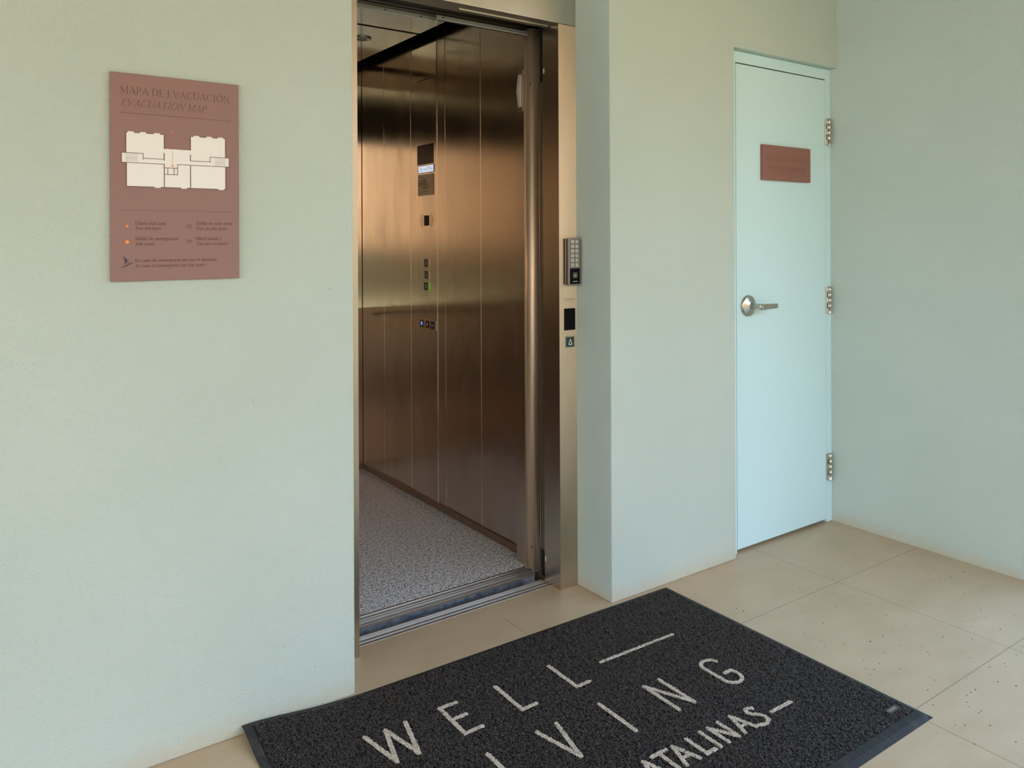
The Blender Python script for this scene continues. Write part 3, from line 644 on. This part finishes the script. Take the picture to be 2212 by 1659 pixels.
for g, y0, y1, z0, z1, rim, plate in (('3', 3.664, 3.611, 1.240, 1.284, M_RIM, M_BTN), ('2', 3.660, 3.611, 1.178, 1.222, M_RIM, M_BTN), ('1', 3.666, 3.608, 1.118, 1.163, M_GREENL, M_BTN)):
    b = MB(); yr = y1 + 0.014
    b.prism(Fp, [(Y(y0), z0), (Y(y1), z0), (Y(y1), z1), (Y(y0), z1)], 0.0, 0.0030, 0); b.prism(Fp, [(Y(y0), z0 + .0012), (Y(yr), z0 + .0012), (Y(yr), z1 - .0012), (Y(y0), z1 - .0012)], 0.003, 0.0045, 1)
    w_ = 0.006 if g == '1' else 0.014; cx = (Y(y0) + Y(yr)) / 2
    text(b, Fp, g, cx - w_ / 2, (z0 + z1) / 2 - 0.0095, 0.019, w_, d=0.0049, mi=2, bold=0.0008)
    b.build('floor_button', [rim, plate, M_WHITE], CP)
for k, (y0, y1, z0, z1, rim) in enumerate(((3.716, 3.664, 0.920, 0.966, M_YEL), (3.656, 3.604, 0.919, 0.965, M_RIM), (3.599, 3.546, 0.918, 0.964, M_RIM))):
    b = MB(); b.prism(Fp, [(Y(y0), z0), (Y(y1), z0), (Y(y1), z1), (Y(y0), z1)], 0.0, 0.0030, 0); b.prism(Fp, [(Y(y0) + .006, z0 + .005), (Y(y1) - .011, z0 + .005), (Y(y1) - .011, z1 - .005), (Y(y0) + .006, z1 - .005)], 0.003, 0.0040, 1)
    cx = (Y(y0) + Y(y1)) / 2 - 0.0025; cz = (z0 + z1) / 2; r = 0.010
    if k == 0: b.poly(Fp, [(cx - r, cz - 0.009), (cx + r, cz - 0.009), (cx + r * .8, cz + 0.004), (cx + r * .4, cz + 0.011), (cx - r * .4, cz + 0.011), (cx - r * .8, cz + 0.004)], 0.0045, 2)
    elif k == 1:
        b.poly(Fp, [(cx - r, cz), (cx, cz - 0.011), (cx + r, cz), (cx, cz + 0.011)], 0.0045, 2)
    else:
        for sgn in (-1, 1):
            b.rect(Fp, cx + sgn * 0.003 - 0.001, cx + sgn * 0.003 + 0.001, cz - 0.009, cz + 0.009, 0.0045, 2)
            b.poly(Fp, [(cx + sgn * 0.005, cz), (cx + sgn * 0.0125, cz - 0.009), (cx + sgn * 0.0125, cz + 0.009)], 0.0045, 2)
    b.build('alarm_button' if k == 0 else 'door_open_button' if k == 1 else 'door_close_button', [rim, M_BLKP, M_BLUEL if k == 0 else M_WHITE], CP)

# sliding car door stacked at the right, head gear above
DR_ = CAR
def leaf(name, x, y0, y1, z0, z1, r, m, parent):
    """vertical sheet whose leading edge (towards -x) is rolled with radius r on its front"""
    n = 8; P = [(x + 0.07, y1), (x, y1), (x, y0 + r)]
    for i in range(1, n + 1):
        a = math.pi / 2 * i / n; P.append((x + r - r * math.cos(a), y0 + r - r * math.sin(a)))
    P.append((x + 0.07, y0)); Fz = frame_z(0, 0, 0)
    b = MB(); b.prism(Fz, P, z0, z1, 0, True); o = b.build(name, m, parent)
    return o
b = MB(); b.prism(frame_z(0, 0, 0), [(1.9615, 2.6970), (1.9615, 2.6880), (1.9625, 2.6865), (2.03, 2.6865), (2.03, 2.6970)], 0.004, 2.262); b.build('rear_door_leaf', M_POST, DR_)
pf = [(1.9585, 2.6840), (1.9572, 2.6720), (1.9576, 2.6620), (1.9592, 2.6550), (1.9622, 2.6485), (1.9665, 2.6435), (1.9720, 2.6405), (1.9785, 2.6390), (1.9860, 2.6385), (2.03, 2.6385), (2.03, 2.6840)]
b = MB(); b.prism(frame_z(0, 0, 0), pf, 0.004, 2.262, 0, True); fl_ = b.build('front_door_leaf', M_POST, DR_)
b = MB(); b.disc(frame_x(1.9615, 2.6480, 0), (0, 2.030), 0.0030, 0, 0, 16, 0.0055); b.build('screw_hole', M_BLACK, fl_)
b = MB(); b.disc(frame_x(1.9615, 2.6480, 0), (0, 0.098), 0.0028, 0, 0, 16, 0.005); b.build('screw_hole', M_BLACK, fl_)
b = MB(); b.box(1.9570, 1.9590, 2.6835, 2.6850, 0.004, 2.262); b.build('leaf_edge_bead', M_EDGE, fl_)
b = MB(); b.box(1.05, 1.545, 2.690, 2.698, 2.2345, 2.2490, 0); 
for x in (1.318, 1.470): b.disc(frame_y(0, 2.6895, 0), (x, 2.2425), 0.0028, 0, 1)
b.box(1.05, 1.545, 2.6885, 2.698, 2.2333, 2.2348, 2); b.build('head_rail', [M_RAIL, M_BLACK, M_WHITE], DR_)
b = MB(); b.box(1.516, 1.952, 2.650, 2.656, 2.2325, 2.2470, 0); b.disc(frame_y(0, 2.6495, 0), (1.545, 2.240), 0.0028, 0, 1)
b.box(1.5160, 1.5185, 2.656, 2.692, 2.2325, 2.2355, 0); b.box(1.516, 1.952, 2.6485, 2.656, 2.2312, 2.2327, 2); b.build('head_rail', [M_RAIL, M_BLACK, M_WHITE], DR_)
b = MB(); b.lathe((Vector((1.05, 2.665, 2.300)), Vector((0, 1, 0)), Vector((0, 0, 1)), Vector((1, 0, 0))), [(0.0, 0), (0.040, 0), (0.040, 0.90), (0.0, 0.90)], 28); b.box(1.0, 2.03, 2.628, 2.70, 2.30, 2.56); b.build('operator_housing', M_DKM, DR_)
# light curtain in the dark gap
b = MB(); b.box(1.9480, 1.9505, 2.570, 2.5745, 0.122, 2.016, 0); b.box(1.9480, 1.9505, 2.5475, 2.5500, 0.118, 2.020, 0); b.box(1.9500, 1.9700, 2.545, 2.578, 0.118, 2.020, 1); b.box(1.9490, 1.951, 2.558, 2.562, 0.122, 2.016, 2)
b.build('light_curtain', [M_EDGE, M_KPBRN, M_RIM], DR_)
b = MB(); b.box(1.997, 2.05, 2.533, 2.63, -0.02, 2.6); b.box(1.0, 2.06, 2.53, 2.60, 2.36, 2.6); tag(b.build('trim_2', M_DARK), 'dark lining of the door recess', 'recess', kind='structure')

# ------------------------------------------------------------------ doormat
MT = empty('doormat', (1.46, 1.70, 0)); tag(MT, 'charcoal coil doormat with beige WELL LIVING CATALINAS lettering in front of the lift', 'doormat')
X0, X1, Y0_, Y1 = 0.640, 2.288, 1.162, 2.216
def lift(x, y):
    """the mat rides up the wall at its back left corner"""
    return 0.027 * np.exp(-((np.asarray(x) - X0) / 0.20) ** 2) * np.exp(-((Y1 - np.asarray(y)) / 0.10) ** 2) * 1.0
def warp(x, y):
    a = -0.006; cx, cy = 1.9, 1.45
    e = np.maximum(0.0, (np.asarray(y) - 2.1) / 0.116) * 0.007 * (1.47 - np.asarray(x)) / 0.83      # the back edge lies slightly askew
    return cx + (x - cx) - a * (y - cy), cy + (y - cy) + a * (x - cx) + e
IX0, IX1, IY0, IY1 = 0.663, 2.268, 1.206, 2.197
def sheet(name, x0, x1, y0, y1, zt, m, hole=None, nx=90, ny=60):
    xs = np.unique(np.concatenate([np.linspace(x0, x1, nx), [hole[0], hole[1]] if hole else []])); ys = np.unique(np.concatenate([np.linspace(y0, y1, ny), [hole[2], hole[3]] if hole else []]))
    vs, idx = [], {}
    fs = []
    def g(i, j, top):
        if (i, j, top) not in idx:
            x, y = warp(xs[i], ys[j]); l = float(lift(xs[i], ys[j]))
            h = zt
            if hole:   # ramped border
                e = min(xs[i] - x0, x1 - xs[i], ys[j] - y0, y1 - ys[j]); h = zt * min(1, 0.25 + e / 0.02)
            idx[(i, j, top)] = len(vs); vs.append((float(x), float(y), (h if top else 0.0006) + l))
        return idx[(i, j, top)]
    n_, k_ = len(xs) - 1, len(ys) - 1
    inside = lambda i, j: hole and hole[0] - 1e-6 <= xs[i] and xs[i + 1] <= hole[1] + 1e-6 and hole[2] - 1e-6 <= ys[j] and ys[j + 1] <= hole[3] + 1e-6
    for i in range(n_):
        for j in range(k_):
            if inside(i, j): continue
            fs.append((g(i, j, 1), g(i + 1, j, 1), g(i + 1, j + 1, 1), g(i, j + 1, 1)))
            for (a, b_, ni, nj) in (((i, j), (i + 1, j), i, j - 1), ((i + 1, j), (i + 1, j + 1), i + 1, j), ((i + 1, j + 1), (i, j + 1), i, j + 1), ((i, j + 1), (i, j), i - 1, j)):
                if ni < 0 or nj < 0 or ni >= n_ or nj >= k_: fs.append((g(*b_, 1), g(*a, 1), g(*a, 0), g(*b_, 0)))
    mb = MB(); mb.add(vs, fs, 0, False); return mb.build(name, m, MT)
sheet('rubber_border', X0, X1, Y0_, Y1, 0.0065, M_RUB, hole=(IX0, IX1, IY0, IY1))
sheet('backing', IX0 - 0.004, IX1 + 0.004, IY0 - 0.004, IY1 + 0.004, 0.0030, M_BACKING)

# lettering strokes (x, y in metres on the floor)
ST = []
def stk(pts, w=0.0135): ST.extend([(a, b, w) for a, b in zip(pts, pts[1:])])
def arcp(cx, cy, rx, ry, a0, a1, n=12): return [(cx + rx * math.cos(math.radians(a0 + (a1 - a0) * i / n)), cy + ry * math.sin(math.radians(a0 + (a1 - a0) * i / n))) for i in range(n + 1)]
t_, b_ = 2.004, 1.862
stk([(0.911, t_ + .003), (0.938, b_ + .002), (0.971, t_ - .002), (1.002, b_), (1.034, t_)]); stk([(1.201, t_), (1.146, t_), (1.146, b_), (1.203, b_)]); stk([(1.146, 1.937), (1.195, 1.937)])
stk([(1.341, t_), (1.341, b_), (1.392, b_)]); stk([(1.546, t_), (1.546, b_), (1.597, b_)]); stk([(1.698, 1.926), (2.022, 1.920)], 0.0115)
t_, b_ = 1.752, 1.600
stk([(0.935, t_), (0.935, b_), (0.985, b_)]); stk([(1.149, t_), (1.149, b_)]); stk([(1.311, t_), (1.346, b_ + .004), (1.380, t_)]); stk([(1.541, t_), (1.541, b_)])
stk([(1.713, b_), (1.713, t_ - .008), (1.778, b_), (1.778, t_ - .008)])
stk(arcp(1.974, 1.708, 0.033, 0.030, 15, 180) + arcp(1.974, 1.624, 0.033, 0.030, 180, 360) + [(2.007, 1.652), (1.976, 1.652)])
t_, b_, w_ = 1.492, 1.418, 0.0125
stk([(1.922, 1.4375), (2.010, 1.4360)], w_)
stk([(1.890, 1.481), (1.880, 1.489), (1.867, 1.487), (1.861, 1.475), (1.868, 1.462), (1.882, 1.450), (1.890, 1.436), (1.885, 1.420), (1.869, 1.412), (1.850, 1.413), (1.841, 1.419)], w_)
def LA(cx): stk([(cx - .024, b_), (cx, t_), (cx + .024, b_)], w_); stk([(cx - .014, 1.442), (cx + .014, 1.442)], 0.010)
LA(1.806); stk([(1.713, b_), (1.713, t_), (1.755, b_), (1.755, t_)], w_); stk([(1.680, t_), (1.680, b_)], w_); stk([(1.627, t_), (1.627, b_), (1.660, b_)], w_); LA(1.573)
stk([(1.496, t_), (1.548, t_)], w_); stk([(1.522, t_), (1.522, b_)], w_); LA(1.465); stk(arcp(1.402, 1.455, 0.024, 0.038, 50, 310, 12), w_)
SA = np.array([[a[0], a[1], b[0], b[1], w * 0.5] for a, b, w in ST])
rng = np.random.default_rng(5)
def inletter(P, grow=0.0):
    r = np.zeros(len(P), bool)
    for x0, y0, x1, y1, hw in SA:
        d = np.array([x1 - x0, y1 - y0]); l2 = (d ** 2).sum(); q = P - (x0, y0)
        t = np.clip((q @ d) / l2, 0, 1); r |= np.hypot(*(q - t[:, None] * d).T) < hw + grow
    return r
def coils(name, P, zb, zt, rmin, rmax, tr, m, arc=(3.4, 5.6), seg=6, kind='stuff'):
    """random open loops of thin vinyl cord, one mesh"""
    n = len(P); r = rng.uniform(rmin, rmax, n); a0 = rng.uniform(0, 2 * math.pi, n); sp = rng.uniform(*arc, n) * rng.choice([-1, 1], n)
    az = rng.uniform(0, 2 * math.pi, n); tilt = rng.uniform(0.1, 1.35, n); cz = rng.uniform(zb, zt, n)
    u = np.stack([np.cos(az), np.sin(az), np.zeros(n)], 1); nn = np.stack([-np.sin(az) * np.sin(tilt), np.cos(az) * np.sin(tilt), np.cos(tilt)], 1); v = np.cross(nn, u)
    T = np.linspace(0, 1, seg + 1); ang = a0[:, None] + sp[:, None] * T
    rad = r[:, None] * (1 + 0.25 * np.sin(ang * 1.7 + az[:, None]))
    dirn = u[:, None] * np.cos(ang)[..., None] + v[:, None] * np.sin(ang)[..., None]
    c = dirn * rad[..., None]
    x, y = warp(P[:, 0], P[:, 1]); base = np.stack([x, y, cz + lift(P[:, 0], P[:, 1])], 1)
    c = c + base[:, None]; c[..., 2] += (T - 0.5) * rng.uniform(-0.003, 0.003, n)[:, None]
    c[..., 2] = np.maximum(c[..., 2], 0.0012)
    V_ = np.empty((n, seg + 1, 3, 3))
    for k in range(3):
        b = 2 * math.pi * k / 3
        V_[:, :, k] = c + (dirn * math.cos(b) + nn[:, None] * math.sin(b)) * tr
    V_ = V_.reshape(-1, 3)
    q = []
    for s_ in range(seg):
        for k in range(3):
            k2 = (k + 1) % 3; q.append((s_ * 3 + k, s_ * 3 + k2, s_ * 3 + 3 + k2, s_ * 3 + 3 + k))
    q = np.array(q); Fq = (np.arange(n)[:, None, None] * ((seg + 1) * 3) + q[None]).reshape(-1, 4)
    me = bpy.data.meshes.new(name); me.vertices.add(len(V_)); me.vertices.foreach_set('co', V_.astype(np.float32).ravel())
    me.loops.add(Fq.size); me.loops.foreach_set('vertex_index', Fq.astype(np.int32).ravel())
    me.polygons.add(len(Fq)); me.polygons.foreach_set('loop_start', np.arange(0, Fq.size, 4, dtype=np.int32)); me.polygons.foreach_set('loop_total', np.full(len(Fq), 4, np.int32))
    me.polygons.foreach_set('use_smooth', np.ones(len(Fq), bool))
    me.materials.append(m); me.update(calc_edges=True)
    o = bpy.data.objects.new(name, me); COL.objects.link(o); o.parent = MT; o.location = -MT.location
    if kind: o['kind'] = kind
    return o
def scatter(n, x0, x1, y0, y1): return np.stack([rng.uniform(x0, x1, n), rng.uniform(y0, y1, n)], 1)
P = scatter(92000, IX0 + .003, IX1 - .003, IY0 + .003, IY1 - .003)
fr_ = (P[:, 1] > 1.15)
P = P[~inletter(P, -0.0008)]
coils('coil_pile', P, 0.0035, 0.0100, 0.0020, 0.0042, 0.00070, M_COIL)
lo = SA[:, :4].reshape(-1, 2); Pl = scatter(330000, lo[:, 0].min() - .01, lo[:, 0].max() + .01, lo[:, 1].min() - .01, lo[:, 1].max() + .01)
Pl = Pl[inletter(Pl, -0.0012)]
let = coils('lettering', Pl, 0.0085, 0.0105, 0.0010, 0.0020, 0.00070, M_COILB, seg=5); let['label'] = 'beige lettering'
b = MB()
for x0, y0, x1, y1, hw in SA:
    (ax, ay), (bx, by) = warp(x0, y0), warp(x1, y1); dx, dy = bx - ax, by - ay; l = math.hypot(dx, dy); ex, ey = dx / l * hw * 0.9, dy / l * hw * 0.9
    b.line(frame_z(0, 0, 0), (ax - ex, ay - ey), (bx + ex, by + ey), hw * 1.7, 0.0078)
b.build('lettering_base', M_LETB, MT)['kind'] = 'stuff'
b = MB(); Ft = (Vector((2.186, 1.232, 0.0128)), Vector((1, 0.0, 0)), Vector((0, 1, 0)), Vector((0, 0, 1)))
b.prism(Ft, [(0, -0.004), (0.054, -0.004), (0.054, 0.016), (0, 0.016)], -0.001, 0.0, 0); text(b, Ft, 'COMART', 0.006, 0.001, 0.010, 0.040, d=0.0004, mi=1, bold=0.0002)
b.build('care_tag', [M_ETCH, M_TAUPE], MT)

# ------------------------------------------------------------------ crumbs on the tiles
b = MB(); spots = []
for _ in range(85): spots.append((random.uniform(2.35, 3.45), random.triangular(0.9, 2.15, 1.35)))
for _ in range(30): spots.append((random.uniform(2.2, 2.9), random.uniform(0.75, 1.18)))
spots += [(2.60, 1.99), (2.72, 1.90), (2.86, 1.90), (2.90, 1.87), (1.66, 2.33), (1.98, 2.26), (2.34, 2.10), (1.30, 2.34), (1.13, 2.27), (2.56, 1.76), (2.38, 1.90)]
for x, y in spots:
    if x < 2.30 and 1.155 < y < 2.22: continue
    l = random.uniform(0.0016, 0.0052); w2 = random.uniform(0.0007, 0.0013); a = random.uniform(0, math.pi); h = random.uniform(0.0008, 0.0018)
    Fd = (Vector((x, y, 0.0)), Vector((math.cos(a), math.sin(a), 0)), Vector((-math.sin(a), math.cos(a), 0)), Vector((0, 0, 1)))
    b.prism(Fd, [(-l / 2, 0), (-l / 4, -w2), (l / 3, -w2 * .8), (l / 2, w2 * .3), (0, w2)], 0.0, h)
tag(b.build('floor_debris', M_DEB), 'tiny dark crumbs and twigs scattered over the beige floor tiles', 'debris', kind='stuff')
